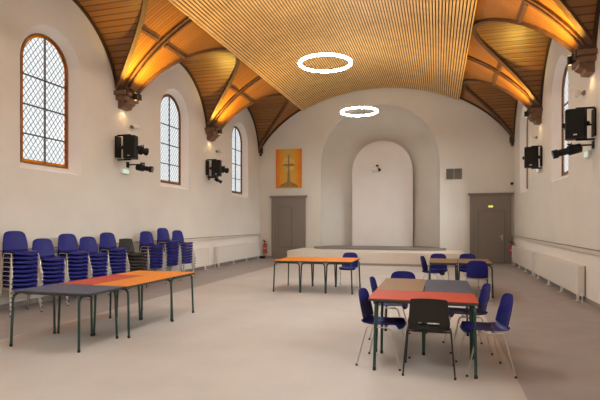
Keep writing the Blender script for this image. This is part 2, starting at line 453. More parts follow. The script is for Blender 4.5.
# ------------------------------------------------------------------ vault (ceiling)
ce = MB(); ce.uv = ce.bm.loops.layers.uv.new('UVMap')
NX = 16
ribs = []
dx_ap = xbar(Z_LUN)
def arc_len(dx, n=20):
    tot = 0; p = None
    for k in range(n + 1):
        x = dx + (HALF - dx) * k / n; q = (x, zbar(x))
        if p: tot += math.hypot(q[0] - p[0], q[1] - p[1])
        p = q
    return tot
for (y0, y1f) in BAYS:
    half = HL; yc = WC[BAYS.index((y0, y1f))] - .03; y1 = y1f
    R, zc = lun(half)
    def zl(dy): return zc + math.sqrt(max(0, R * R - dy * dy))
    def dyg(z): return math.sqrt(max(0, R * R - (z - zc) ** 2))
    for sg in (-1, 1):
        # barrel spandrels beside the groin
        xs = [HALF + .02 - (HALF + .02 - dx_ap) * (k / NX) ** .85 for k in range(NX + 1)]
        for end in (-1, 1):
            P = []; UV = []
            for dx in xs:
                z = zbar(dx); dg = min(half, dyg(max(z, zc)))
                row = []; ur = []
                for t in (0, .25, .5, .75, 1):
                    ho = (y1 - yc) if end > 0 else (yc - y0); dy = end * (ho + (dg - ho) * t)
                    row.append((XC + sg * dx, yc + dy, z)); ur.append((yc + dy + 50, arc_len(dx)))
                P.append(row); UV.append(ur)
            ce.grid(P, lambda a, b, U=UV: U[a][b], 0)
        # lunette
        NY = 28; P = []; UV = []
        for k in range(NY + 1):
            a = math.asin(half / R); th = -a + 2 * a * k / NY
            dy = R * math.sin(th); z = zc + R * math.cos(th)
            if z < Z_SPRING: z = Z_SPRING
            dg = min(HALF + .02, xbar(z)); row = []; ur = []
            for t in [j / 6 for j in range(7)]:
                dx = HALF + .05 + (dg - HALF - .05) * t
                row.append((XC + sg * dx, yc + dy, z)); ur.append((R * th + 50, dx))
            P.append(row); UV.append(ur)
        ce.grid(P, lambda a, b, U=UV: U[a][b], 1)
    # barrel crown above the slatted panel
    xs = [-dx_ap + 2 * dx_ap * k / 30 for k in range(31)]
    P = [[(XC + dx, yy, zbar(dx)) for yy in (y0, yc, y1)] for dx in xs]
    ce.grid(P, lambda a, b, y0=y0, y1=y1: ((y0, yc, y1)[b] + 50, arc_len(abs(xs[a])) * (1 if xs[a] > 0 else -1)), 0)
struct(ce.build('ceiling', [M['vault'], M['lunette']], recalc=False), 'boarded wooden vault ceiling with cross vaults over each window', 'ceiling')

trim_n = 0
def trim(mb, m, label, smooth=None):
    global trim_n
    trim_n += 1
    return struct(mb.build('trim_%d' % trim_n, m, smooth=smooth), label, 'trim')
for bi, (y0, y1f) in enumerate(BAYS):
    if bi == 0: continue
    half = HL; yc = WC[bi] - .03; R, zc = lun(half)
    for sg, sn in ((-1, 'left'), (1, 'right')):
        # groin rib: along the groin from corbel to corbel
        pts, ups = [], []
        N = 44; a = math.asin(half / R)
        for k in range(N + 1):
            th = -a + 2 * a * k / N; z = zc + R * math.cos(th)
            z = max(z, Z_SPRING); dx = min(HALF - .03, xbar(z))
            pts.append((XC + sg * dx, yc + R * math.sin(th) * .985, z))
            sl = Vector((sg * dx / ZA ** 2 * 6, 0, (z - ZZ) / ZB ** 2 * 6))
            ups.append(sl.normalized() * .6 + Vector((0, math.sin(th), math.cos(th))) * .4)
        trim(MB().sweep(pts, ups, .10, .055), M['rib'], 'curved brown groin rib framing the %s cross vault of bay %d' % (sn, bi + 1) if bi >= 2 else None)
        # rib against the wall: dark line where the lunette meets the plaster
        pts, ups = [], []
        for k in range(N + 1):
            th = -a + 2 * a * k / N
            pts.append((XC + sg * (HALF - .02), yc + R * math.sin(th), zc + R * math.cos(th))); ups.append((0, math.sin(th), math.cos(th)))
        trim(MB().sweep(pts, ups, .07, .05), M['ribdark'], None)
    # transverse rib pair with a dark strip as the gap's shade, plus purlins, at the bay line
    for sg, sn in ((-1, 'left'), (1, 'right')):
        xs = [HALF - .05 - (HALF - .05 - 3.05) * k / 18 for k in range(19)]
        m = MB()
        ups = [Vector((sg * dx / ZA ** 2, 0, (zbar(dx) - ZZ) / ZB ** 2)).normalized() for dx in xs]
        for oy in (-.075, .075):
            m.sweep([(XC + sg * dx, y0 + oy, zbar(dx)) for dx in xs], ups, .07, .05)
        o = trim(m, M['rib'], 'double brown transverse rib rising from the %s corbel' % sn)
        m = MB(); m.sweep([(XC + sg * dx, y0, zbar(dx)) for dx in xs], ups, .085, .012); m.build('gap_shade_strip', M['ribdark'], o)  # dark strip coloured in for the shade between the paired boards
        dx = 4.02; z = zbar(dx); dg = math.sqrt(max(0, R * R - (z - zc) ** 2))
        for e in (-1, 1):
            ye = (yc - dg) if e > 0 else (WC[bi - 1] - .03 + dg)
            up = Vector((sg * dx / ZA ** 2, 0, (z - ZZ) / ZB ** 2)).normalized()
            trim(MB().sweep([(XC + sg * dx, y0 + e * .15, z), (XC + sg * dx, ye, z)], [up, up], .07, .05), M['rib'], None)
# barrel edge against the back wall
pts = [(XC + HALF * math.cos(0) * 0 + dx, YB - .04, zbar(abs(dx))) for dx in [-HALF + .03 + 2 * (HALF - .03) * k / 60 for k in range(61)]]
ups = [Vector(((p[0] - XC) / ZA ** 2, 0, (p[2] - ZZ) / ZB ** 2)).normalized() for p in pts]
trim(MB().sweep(pts, ups, .08, .05), M['ribdark'], 'dark timber edge where the vault meets the back wall')

# slatted central ceiling panels, one per bay
PW = 3.10; DROP = .13
def ppt(s_):   # arc parameter -1..1 -> dx
    return PW * s_
joints = [YF] + CORB[1:5] + [YB - .10]
def prof(dx):
    z = zbar(dx) - DROP
    n = Vector((dx / ZA ** 2, 0, (zbar(dx) - ZZ) / ZB ** 2)).normalized()
    return Vector((XC + dx, 0, z)), n
NS = 84
for k in range(len(joints) - 1):
    y0, y1 = joints[k] + .008, joints[k + 1] - .008
    root = bpy.data.objects.new('ceiling_slat_panel', None); COL.objects.link(root); root.location = (XC, (y0 + y1) / 2, 6.3)
    struct(root, {2: 'slatted wooden ceiling panel nearest the camera, cut by the top of the photo', 3: 'slatted wooden ceiling panel between the two ring lights', 4: 'slatted wooden ceiling panel next to the back wall'}.get(k), 'ceiling')
    off = Vector((XC, (y0 + y1) / 2, 6.3))
    m = MB()
    for i in range(NS):
        s0 = -1 + 2 * (i + .22) / NS; s1 = -1 + 2 * (i + .78) / NS
        (a, na), (b, nb) = prof(PW * s0), prof(PW * s1)
        q = [a, b, b - nb * .042, a - na * .042]
        A = [m.bm.verts.new(Vector((p.x, y0, p.z)) - off) for p in q]; B = [m.bm.verts.new(Vector((p.x, y1, p.z)) - off) for p in q]
        for j in range(4): m.bm.faces.new((A[j], A[(j + 1) % 4], B[(j + 1) % 4], B[j]))
        m.bm.faces.new(A[::-1]); m.bm.faces.new(B)
    m.build('slats', M['slat'], root)
    m = MB(); P = []
    for i in range(41):
        a, na = prof(PW * (-1 + i / 20)); P.append([Vector((a.x, y, a.z)) - off for y in (y0, y1)])
    m.shell(P, .03).build('backing', M['slatback'], root)
    m = MB()
    for s_ in (-1, 1):
        a, na = prof(PW * s_); b = a - na * .06; c = a + na * .04
        m.box(Vector((a.x + s_ * .012, (y0 + y1) / 2, (b.z + c.z) / 2)) - off, (.024, y1 - y0, .10))
    m.build('edge_board', M['slat'], root)

# ------------------------------------------------------------------ corbels with uplights
def point(name, loc, energy, color, r=.05, spot=None, target=None, blend=.6):
    l = bpy.data.lights.new(name, 'SPOT' if spot else 'POINT'); l.energy = energy; l.color = color; l.shadow_soft_size = r
    o = bpy.data.objects.new(name, l); COL.objects.link(o); o.location = loc
    if spot:
        l.spot_size = math.radians(spot); l.spot_blend = blend
        o.rotation_euler = (Vector(target) - Vector(loc)).to_track_quat('-Z', 'Y').to_euler()
    return o
UP_E, DN_E = 135, 2.2
cl = {(CORB[3], -1): 'carved brown timber corbel on the left wall, nearer the camera', (CORB[4], -1): 'carved brown timber corbel on the left wall, nearer the back wall', (CORB[3], 1): 'carved brown timber corbel on the right wall, at the photo edge', (CORB[4], 1): 'carved brown timber corbel on the right wall, nearer the back wall'}
for yk in CORB[1:5]:
    for sg, X in ((-1, XL), (1, XR)):
        if yk >= 10:
            c = thing('corbel', cl[(yk, sg)], 'corbel', (X, yk, Z_SPRING))
            i = -sg
            m = MB(); m.box((i * .16, 0, -.06), (.32, .68, .10), bevel=.012); m.box((i * .14, 0, -.16), (.28, .54, .10), bevel=.012)
            m.build('abacus', M['corbel'], c)
            poly = [(0, -.21), (i * .26, -.21), (i * .25, -.27), (i * .16, -.32), (i * .14, -.38), (0, -.40)]
            m = MB(); m.prism(poly, -.17, .17, Matrix(((1, 0, 0, 0), (0, 0, 1, 0), (0, 1, 0, 0), (0, 0, 0, 1)))); m.build('bracket', M['corbel'], c)
            for oy in (-.24, 0, .24):
                m = MB(); m.box((i * .17, oy, .03), (.26, .13, .12), bevel=.015); m.box((i * .31, oy, -.05), (.08, .10, .14), bevel=.012)
                m.build('rib_foot', M['ribdark'], c)
            u = thing('uplight', cl[(yk, sg)].replace('carved brown timber corbel', 'small black wall lamp on the corbel'), 'lamp', (X - sg * .37, yk, Z_SPRING - .08))
            m = MB()
            m.lathe([(.035, -.10), (.045, -.09), (.045, .05), (.035, .06)], (0, 0, 0), seg=14); m.box((sg * .07, 0, -.04), (.09, .03, .03))
            m.build('lamp_body', M['black'], u, smooth=40)
            for za in (.061, -.106):
                m = MB(); m.lathe([(.03, za), (.03, za + .005)], seg=14); m.build('lens', M['uplens'], u)
        for e in (-1, 1):
            point('uplight_beam', (X - sg * .50, yk + e * .16, Z_SPRING - .12), UP_E, (1, .62, .10), .05, 122, (X - sg * .95, yk + e * .34, 5.7), .9)
        point('downlight_glow', (X - sg * .15, yk, Z_SPRING - .43), DN_E, (1, .62, .28), .05, 150, (X, yk, Z_SPRING - .75), 1)
# end brackets in the back corners
for sg, X, ds in ((-1, XL, 'left'), (1, XR, 'right')):
    i = -sg
    c = thing('corner_bracket', 'small dark timber bracket under the vault in the back %s corner' % ds, 'bracket', (X, YB, Z_SPRING))
    m = MB(); m.box((i * .08, -.08, -.05), (.16, .16, .22), bevel=.01); m.build('bracket_block', M['ribdark'], c)
    m = MB(); m.lathe([(.01, -.30), (.05, -.26), (.06, -.20), (.04, -.16)], (i * .07, -.07, 0), seg=10); m.build('drop_finial', M['ribdark'], c, smooth=40)

# ------------------------------------------------------------------ ring lights
for yk, lb in ((10.2, 'nearer and larger-looking of the two glowing white ring lights'), (14.95, 'farther glowing ring light, in front of the arched recess'), (5.5, None), (.8, None)):
    vis = yk > 6
    r = thing('ring_light', lb or 'glowing white ring light hanging behind the camera', 'ceiling light', (XC - .03, yk, 5.01), group='ring lights hung along the room axis')
    m = MB(); N = 64; Rr, rr = .555, .034; P = []
    for k in range(N + 1):
        a = 2 * PI * k / N
        P.append([((Rr + rr * math.cos(b)) * math.cos(a), (Rr + rr * math.cos(b)) * math.sin(a), rr * .8 * math.sin(b)) for b in [2 * PI * j / 12 for j in range(13)]])
    Q = [row[:7] for row in P]; m.grid(Q); m.build('upper_diffuser', M['ringtop'], r, smooth=60)
    m = MB(); m.grid([row[6:] for row in P]); m.build('diffuser', M['ringlight'], r, smooth=60)
    for k in range(3):
        a = 2 * PI * (k + .3) / 3
        x, y = Rr * math.cos(a), Rr * math.sin(a)
        m = MB(); m.tube([(x, y, .03), (x * .97, y, zbar(abs(x)) - 5.03 - DROP - .05)], .0014, 5); m.build('cable', M['badge'], r)

# ------------------------------------------------------------------ rails, baseboards, radiators
for side, X, sg, y0, y1 in (('left', XL, -1, YF, YB), ('right', XR, 1, YF, YB)):
    i = -sg
    m = MB(); m.box((X + i * .03, (y0 + y1) / 2, 1.0), (.06, y1 - y0, .075), bevel=.006)
    o = trim(m, M['rail'], 'pale cable trunking running along the %s wall at chair-rail height' % side)
    m = MB(); m.tube([(X + i * .035, y0, 1.045), (X + i * .035, y1, 1.045)], .013, 8); m.build('pipe', M['pipe'], o)
    m = MB(); m.box((X + i * .006, (y0 + y1) / 2, .53), (.012, y1 - y0, .86))
    trim(m, M['wains'], 'off-white painted lower part of the %s wall' % side)
    m = MB(); m.box((X + i * .008, (y0 + y1) / 2, .05), (.016, y1 - y0, .10))
    struct(m.build('baseboard_' + side, M['base']), 'low grey-brown baseboard on the %s wall' % side, 'baseboard')
m = MB()
for x0, x1 in ((XL, -6.86), (-5.29, -5.5)):
    if x1 > x0: m.box(((x0 + x1) / 2, YB - .008, .05), (x1 - x0, .016, .10))
m.box((1.08, YB - .008, .05), (.2, .016, .1))
struct(m.build('baseboard_back', M['base']), 'short baseboard pieces beside the back doors', 'baseboard')

def radiator(y0, y1, X, sg, label):
    i = -sg; L = y1 - y0
    r = thing('radiator', label, 'radiator', (X, y0, 0), group='long low wall radiators')
    m = MB(); m.box((i * .115, L / 2, .41), (.05, L, .57), bevel=.008)
    for k in range(int(L / .35)):
        pass
    m.build('front_panel', M['radiator'], r)
    m = MB(); m.box((i * .055, L / 2, .41), (.07, L - .06, .52)); m.build('convector_core', M['raddark'], r)
    for yy in (-.012, L + .012):
        m = MB(); m.box((i * .095, yy, .41), (.12, .024, .58), bevel=.005); m.build('end_cap', M['radiator'], r)
    m = MB(); m.box((i * .075, L / 2, .70), (.13, L, .012)); m.build('top_grille', M['radiator'], r)
    n = 4
    for k in range(n):
        yy = .15 + (L - .3) * k / (n - 1)
        m = MB(); m.box((i * .11, yy, .075), (.04, .04, .15)); m.box((i * .13, yy, .006), (.12, .05, .012)); m.build('foot', M['white'], r)
    m = MB(); m.tube([(i * .1, -.03, .16), (i * .1, -.09, .16), (i * .1, -.10, .1), (i * .1, -.10, 0)], .011, 8)
    m.lathe([(.02, -.03), (.024, -.02), (.024, .02), (.015, .03)], (i * .1, -.10, .16), seg=10); m.build('valve', M['white'], r, smooth=40)
radiator(15.1, 19.2, XL, -1, 'long white radiator on the left wall, nearest the back wall')
radiator(9.9, 14.4, XL, -1, 'long white radiator on the left wall, behind the stacked chairs')
radiator(15.1, 18.9, XR, 1, 'long white radiator on the right wall, beside the fire extinguisher')
radiator(10.45, 14.6, XR, 1, 'long white radiator on the right wall, nearest the camera')

# ------------------------------------------------------------------ doors in the back wall
def door(n, x0, x1, ztop, lx0, lx1, lz0, lz1, label, handle=None, leaf=True):
    cx = (x0 + x1) / 2
    r = bpy.data.objects.new('door_%d' % n, None); COL.objects.link(r); r.location = (cx, YB, 0); struct(r, label, 'door')
    m = MB(); W = x1 - x0
    m.box((0, -.05, (ztop - .1) / 2), (W, .10, ztop - .1), bevel=.006); m.build('surround', M['taupe'], r)
    m = MB(); m.box((0, -.065, ztop - .085), (W + .06, .13, .05), bevel=.01); m.box((0, -.08, ztop - .03), (W + .16, .16, .06), bevel=.012); m.build('cornice', M['taupe'], r)
    for sx in (-1, 1):
        m = MB(); m.box((sx * (W / 2 - .05), -.106, (ztop - .12) / 2), (.10, .014, ztop - .12), bevel=.004); m.build('pilaster', M['taupe'], r)
    a, b = lx0 - cx, lx1 - cx
    m = MB(); m.box(((a + b) / 2, -.104, (lz0 + lz1) / 2), (b - a + .03, .012, lz1 - lz0 + .03)); m.build('leaf_gap', M['taupe_dark'], r)
    m = MB(); m.box(((a + b) / 2, -.11, (lz0 + lz1) / 2), (b - a, .02, lz1 - lz0), bevel=.006)
    lf = m.build('door_leaf' if leaf else 'door_panel', M['taupe'], r)
    if handle:
        hx, hz = handle[0] - cx, handle[1]
        m = MB(); m.box((hx, -.125, hz), (.035, .012, .22), bevel=.004); m.tube([(hx, -.12, hz + .03), (hx, -.17, hz + .03), (hx - .11, -.17, hz + .03)], .01, 8)
        m.build('handle', M['badge'], lf, smooth=40)
    return r
door(1, -6.82, -5.33, 2.68, -6.50, -5.92, .5, 2.2, 'grey-brown panelled door and surround on the left of the back wall', leaf=False)
door(2, 1.21, 2.68, 2.66, 1.52, 2.44, .02, 1.97, 'grey-brown door and surround on the right of the back wall', handle=(2.35, .98))
e = thing('exit_sign', 'tiny lit green and yellow exit sign above the right back door', 'exit sign', (1.95, YB - .10, 2.15))
m = MB(); m.box((0, -.02, 0), (.17, .04, .075), bevel=.006); m.build('housing', M['white'], e)
m = MB(); m.box((0, -.042, 0), (.15, .006, .06)); m.build('sign_face', M['exit'], e)
m = MB(); m.prism([(-.06, 0), (-.025, .02), (-.025, .007), (.03, .007), (.03, -.007), (-.025, -.007), (-.025, -.02)], -.049, -.045, Matrix(((1, 0, 0, 0), (0, 0, 1, 0), (0, 1, 0, 0), (0, 0, 0, 1)))); m.build('arrow', M['white'], e)

# ------------------------------------------------------------------ back wall objects
p = thing('painting', 'orange and yellow painting of a cross on the back wall', 'painting', (-6.07, YB - .002, 3.84))
m = MB(); m.box((0, -.02, 0), (1.15, .04, 1.66)); m.build('canvas', M['canvas'], p)
XZ = Matrix(((1, 0, 0, 0), (0, 0, 1, 0), (0, 1, 0, 0), (0, 0, 0, 1)))
m = MB(); m.prism([(.26 * math.cos(t), .18 + .34 * math.sin(t)) for t in [2 * PI * k / 28 for k in range(28)]], -.043, -.04, XZ); m.build('halo', M['halo'], p)
m = MB(); m.prism([(-.035, .58), (.035, .58), (.035, .20), (.26, .18), (.26, .11), (.035, .10), (.06, -.55), (.40, -.72), (.40, -.78), (-.40, -.78), (-.40, -.72), (-.06, -.55), (-.035, .10), (-.26, .11), (-.26, .18), (-.035, .20)], -.046, -.041, XZ)
m.build('painted_cross', M['crossp'], p)

v = thing('vent_grille', 'grey two-part ventilation grille on the back wall beside the apse', 'vent', (.635, YB, 3.425))
for s_ in (-1, 1):
    m = MB(); x = s_ * .152
    for a, b, c, d in ((0, .195, .28, .02), (0, -.195, .28, .02), (-.13, 0, .02, .41), (.13, 0, .02, .41)): m.box((x + a, -.015, b), (c, .03, d))
    m.build('grille_frame', M['ventgrey'], v)
    m = MB(); m.box((x, -.004, 0), (.26, .006, .38))
    for k in range(11): m.box((x, -.016, -.17 + k * .034), (.25, .016, .006), Matrix.Rotation(.6, 3, 'X'))
    m.build('louvres', M['ventgrey'], v)

n = thing('spot_lamp', 'white spot lamp on a dark bracket fixed to the arched panel', 'lamp', (-2.42, PY, 3.78))
m = MB(); m.lathe([(.07, 0), (.07, .03), (.05, .04)], axis=Matrix.Rotation(PI / 2, 3, 'X'), center=(.06, 0, 0), seg=14); m.tube([(.06, -.03, 0), (.06, -.22, .05), (-.0, -.26, .10)], .018, 8); m.build('bracket', M['black'], n, smooth=40)
m = MB(); m.lathe([(.03, 0), (.10, .01), (.12, .12), (.10, .24), (.03, .27)], axis=Matrix.Rotation(-PI / 2, 3, 'Y'), center=(.04, -.26, 0), seg=16); m.build('lamp_head', M['white'], n, smooth=40)
m = MB(); m.lathe([(.02, 0), (.06, .02), (.06, .07), (.02, .09)], (.0, -.26, .10), seg=12); m.build('knob', M['black'], n, smooth=40)

d = thing('motion_sensor', 'small black sensor high on the back wall right of the door', 'sensor', (2.70, YB, 3.0))
m = MB(); m.box((0, -.02, 0), (.06, .04, .08), bevel=.008); m.build('mount', M['black'], d)
m = MB(); m.lathe([(.03, 0), (.055, .03), (.05, .09), (.02, .11)], axis=Matrix.Rotation(PI / 2, 3, 'X'), center=(0, -.03, 0), seg=14); m.build('eye', M['black'], d, smooth=40)

def extinguisher(x, y, z, label, horn, wall):
    e = thing('fire_extinguisher', label, 'fire extinguisher', (x, y, z))
    m = MB(); m.lathe([(.03, 0), (.068, .01), (.07, .04), (.07, .36), (.055, .42), (.025, .45), (.025, .48)], seg=18); m.build('cylinder', M['red'], e, smooth=50)
    m = MB(); m.box((0, 0, .50), (.05, .05, .05), bevel=.008); m.box((-.05, 0, .525), (.13, .02, .016)); m.box((-.05, 0, .555), (.14, .02, .014), Matrix.Rotation(.2, 3, 'Y')); m.build('valve_handle', M['black'], e)
    m = MB(); m.tube([(.02, 0, .50), (.09, 0, .48), (.105, 0, .36), (.095, 0, .18), (.09, 0, .10)], .011, 8); m.lathe([(.012, 0), (.026, -.10)], (.09, 0, .10), seg=10); m.build('hose', M['rubber'], e, smooth=50)
    m = MB(); m.box((0, 0, .22), (.146, .146, .03)); m.box((wall[0] * .085, wall[1] * .085, .25), (.05 if wall[0] else .08, .05 if wall[1] else .08, .22)); m.build('wall_bracket', M['badge'], e)
    if horn:
        m = MB()
        for s_ in (-1, 1): m.box((0, s_ * .07, .63), (.012, .02, .18), Matrix.Rotation(s_ * -.7, 3, 'X'))
        m.build('sign_bracket', M['ventgrey'], e)
extinguisher(-7.12, YB - .115, .22, 'red fire extinguisher hung on the back wall left of the left door', False, (0, 1))
extinguisher(XR - .115, 19.2, .30, 'red fire extinguisher hung on the right wall near the back door', True, (1, 0))
f = thing('floor_socket', 'small black box on the floor in the back left corner', 'box', (-7.22, YB - .14, 0))
m = MB(); m.box((0, 0, .045), (.22, .14, .09), bevel=.015); m.build('case', M['black'], f)
m = MB(); m.box((0, 0, .093), (.16, .09, .008), bevel=.002); m.build('cover', M['rubber'], f)

# ------------------------------------------------------------------ wall speakers, spotlights, lamps under the corbels
def speaker(X, sg, y, z, dist, yaw, label, w=.42, h=.62, d=.40):
    i = -sg
    s = thing('wall_speaker', label, 'speaker', (X, y, z))
    m = MB(); m.box((i * .012, 0, .02), (.024, .22, h * .95), bevel=.004)
    m.box((i * dist / 2, 0, h / 2 + .03), (dist, .05, .03)); m.box((i * dist / 2, 0, -h / 2 - .02), (dist, .05, .03))
    m.box((i * dist / 2, .08, 0), (dist, .03, .03))
    m.build('wall_bracket', M['black'], s)
    c = Vector((i * (dist), 0, 0)); rot = Matrix.Rotation(yaw, 3, 'Z')
    m = MB(); poly = [(-.42, -.5), (.42, -.5), (.5, .1), (.42, .5), (-.42, .5), (-.5, .1)]
    mt = Matrix.Translation(c) @ rot.to_4x4() @ Matrix.Diagonal((w, d, 1, 1))
    m.prism(poly, -h / 2, h / 2, mt)
    cab = m.build('cabinet', M['black'], s)
    m = MB(); m.box(c + rot @ Vector((0, -d / 2 - .008, 0)), (w * .82, .02, h * .94), rot, bevel=.006); m.build('grille', M['grille'], s)
    m = MB(); m.box(c + rot @ Vector((0, -d / 2 - .02, -h * .40)), (.06, .006, .02), rot); m.build('badge', M['badge'], s)
    m = MB()
    for sx in (-1, 1): m.lathe([(.045, 0), (.045, .04), (.02, .05)], axis=rot @ Matrix.Rotation(sx * PI / 2, 3, 'Y'), center=c + rot @ Vector((sx * w * .49, 0, 0)), seg=12)
    m.build('yoke_knob', M['black'], s)
speaker(XL, -1, 9.92, 3.34, .36, .35, 'larger black speaker on the left wall under the nearer corbel', .32, .54, .32)
speaker(XL, -1, 14.60, 3.35, .34, .35, 'smaller-looking black speaker on the left wall under the farther corbel', .34, .52, .32)
speaker(XR, 1, 9.95, 3.36, .31, -.30, 'larger black speaker on the right wall at the photo edge', .36, .53, .32)
speaker(XR, 1, 14.60, 3.35, .26, -.25, 'smaller-looking black speaker on the right wall toward the back', .36, .56, .32)

def spotlight(base, X, sg, direction, L, label, r=.07):
    """profile spot on a short arm; direction = unit vector it points along"""
    s = thing('stage_spotlight', label, 'spotlight', base)
    b = Vector(base); arm = X - b.x
    m = MB(); m.tube([(arm, 0, .10), (arm * .3, 0, .10), (0, 0, .13)], .016, 8); m.box((arm - math.copysign(.01, arm), 0, .10), (.02, .10, .14)); m.build('wall_arm', M['black'], s)
    q = Vector(direction).to_track_quat('Z', 'Y').to_matrix()
    m = MB(); m.lathe([(r * .6, -L * .5), (r * 1.15, -L * .46), (r * 1.25, -L * .05), (r * .85, 0), (r * .85, L * .30), (r * 1.1, L * .33), (r * 1.1, L * .5), (r * .95, L * .5)], axis=q, seg=18)
    m.build('lamp_housing', M['black'], s, smooth=35)
    m = MB(); m.lathe([(r * .85, L * .5), (r * .85, L * .505)], axis=q, seg=16); m.build('lens', M['lens'], s)
    for sx in (-1, 1):
        m = MB(); m.box(q @ Vector((sx * r * 1.35, 0, -L * .1)) + Vector((0, 0, .05)), (.012, .03, .16)); m.build('yoke', M['black'], s)
spotlight((-6.92, 10.30, 2.88), XL, -1, (.93, .18, -.16), .42, 'long black stage spotlight on the left wall under the nearer speaker')
spotlight((-6.98, 10.30, 3.31), XL, -1, (.45, .85, -.1), .26, 'stubby black spotlight beside the nearer left speaker', .085)
spotlight((-6.98, 15.0, 3.33), XL, -1, (.55, .8, -.1), .30, 'stubby black spotlight beside the farther left speaker', .085)
spotlight((2.34, 10.0, 2.88), XR, 1, (-.93, .05, -.22), .50, 'long black stage spotlight on the right wall under the larger speaker', .075)
spotlight((-7.05, 14.72, 2.95), XL, -1, (.7, .3, -.4), .26, 'small spotlight under the farther left speaker', .05)

def wall_lamp(X, sg, y, z, label):
    i = -sg
    s = thing('wall_lamp', label, 'wall lamp', (X, y, z))
    m = MB(); m.box((i * .02, 0, 0), (.04, .12, .07), bevel=.006); m.tube([(i * .03, 0, 0), (i * .09, .02, .0)], .014, 8); m.build('mount', M['ventgrey'], s)
    m = MB(); m.lathe([(.03, -.08), (.05, -.06), (.055, .06), (.03, .08)], axis=Matrix.Rotation(PI / 2, 3, 'X'), center=(i * .13, .04, 0), seg=14); m.build('lamp_head', M['white'], s, smooth=40)
wall_lamp(XL, -1, 10.45, 3.95, 'small white lamp on the left wall below the nearer corbel')
wall_lamp(XL, -1, 15.30, 4.02, 'small white lamp on the left wall below the farther corbel')
wall_lamp(XR, 1, 10.55, 4.08, 'small white lamp on the right wall below the nearer corbel')
wall_lamp(XR, 1, 15.2, 4.0, 'small white lamp on the right wall below the farther corbel')

def safety(X, sg, y, z, label):
    i = -sg
    s = thing('emergency_light', label, 'emergency light', (X, y, z))
    m = MB(); m.box((i * .03, 0, 0), (.06, .26, .13), bevel=.012); m.build('housing', M['white'], s)
    m = MB(); m.box((i * .065, 0, 0), (.016, .21, .09), bevel=.006); m.build('diffuser', M['safety'], s)
safety(XL, -1, 10.15, 2.80, 'white emergency light with green glow on the left wall')
safety(XR, 1, 10.25, 2.84, 'white emergency light with green glow on the right wall')
safety(XR, 1, 14.8, 3.02, 'small grey-white box under the farther right speaker')

# ------------------------------------------------------------------ tables
TN = 0
def table(x0, x1, y0, y1, z, top, label, legs='x', rz=0, group=None, inset=.06, shift=0):
    """legs='x': leg frames stand at the two X ends (spanning Y); 'y': at the two Y ends"""
    cx, cy = (x0 + x1) / 2, (y0 + y1) / 2; a, b = (x1 - x0) / 2, (y1 - y0) / 2
    t = thing('school_table', label, 'table', (cx, cy, 0), rz, group)
    swap = legs == 'y'
    la, lb = (b, a) if swap else (a, b)
    f = (lambda p: (p[1], p[0], p[2])) if swap else (lambda p: p)
    m = MB(); m.prism(rrect(a, b, .035), z - .007, z); tt = m.build('tabletop', M[top], t)
    m = MB(); m.prism(rrect(a - .001, b - .001, .035), z - .028, z - .0072); m.build('edge_band', M['edge'], tt)
    zt = z - .044; r = .0155; R = .075
    for sx in (-1, 1):
        for sy in (-1, 1):
            xx = sx * (la - inset) + shift; yb = sy * (lb + .004); yt = sy * (lb - .014)
            pts = [(xx + sx * .012, yb, .012), (xx, yt, zt - R)]
            for k in range(1, 6):
                an = PI / 2 * k / 5
                pts.append((xx, yt - sy * R * (1 - math.cos(an)), zt - R + R * math.sin(an)))
            pts.append((xx, 0, zt))
            m = MB(); m.tube([f(q) for q in pts], r, 10); lg = m.build('leg', M['green'], t, smooth=50)
            m = MB(); q = f((xx + sx * .012, yb, 0)); m.lathe([(.018, 0), (.018, .03), (.0165, .034)], q, seg=12); m.build('foot_cap', M['rubber'], lg, smooth=40)
    m = MB()
    for sy in (-1, 1): m.box(f((0, sy * (lb - .12), zt)), f((2 * la - .09, .022, .026)))
    m.build('under_rail', M['green'], t)
    return t
# left group (z .70)
table(-5.09, -3.98, 4.78, 5.48, .70, 't_blue', 'blue-grey topped school table nearest the camera on the left', 'x', shift=-.075)
table(-5.07, -4.525, 5.50, 6.70, .70, 't_red', 'red topped school table beside the stacked chairs', 'y', shift=-.04)
table(-4.515, -3.97, 5.50, 6.70, .70, 't_orange', 'long orange topped table lying alongside the red table on the left', 'y')
table(-5.07, -3.97, 6.71, 7.40, .70, 't_orange', 'orange topped table set crosswise at the far end of the left group', 'x')
# right group (z .74)
table(-.70, .40, 5.06, 5.73, .75, 't_red', 'red topped table with the dark grey chair at it', 'x', shift=.02)
table(-.70, -.155, 5.74, 6.97, .75, 't_brown', 'brown topped table pushed against the back of the red table', 'y')
table(-.145, .40, 5.74, 6.97, .75, 't_blue', 'blue-grey topped table beside the brown one behind the red table', 'y')
# middle group
rm = .06
table(-3.51, -2.905, 10.12, 11.36, .70, 't_orange', 'leftmost of the three joined orange tables in front of the stage', 'y', 0, inset=.085, shift=-.035)
table(-2.895, -2.34, 10.16, 11.40, .70, 't_orange', 'middle one of the three joined orange tables before the stage', 'y', 0, inset=.085, shift=-.035)
table(-2.33, -1.76, 10.20, 11.44, .70, 't_orange', 'rightmost of the three joined orange tables, beside a blue chair', 'y', 0, inset=.085, shift=-.035)
# far right group
table(-.16, .42, 10.45, 11.65, .71, 't_brown', 'left one of the two brown tables near the right back door', 'y')
table(.435, 1.10, 10.50, 11.70, .71, 't_brown', 'right one of the two brown tables near the right back door', 'y')

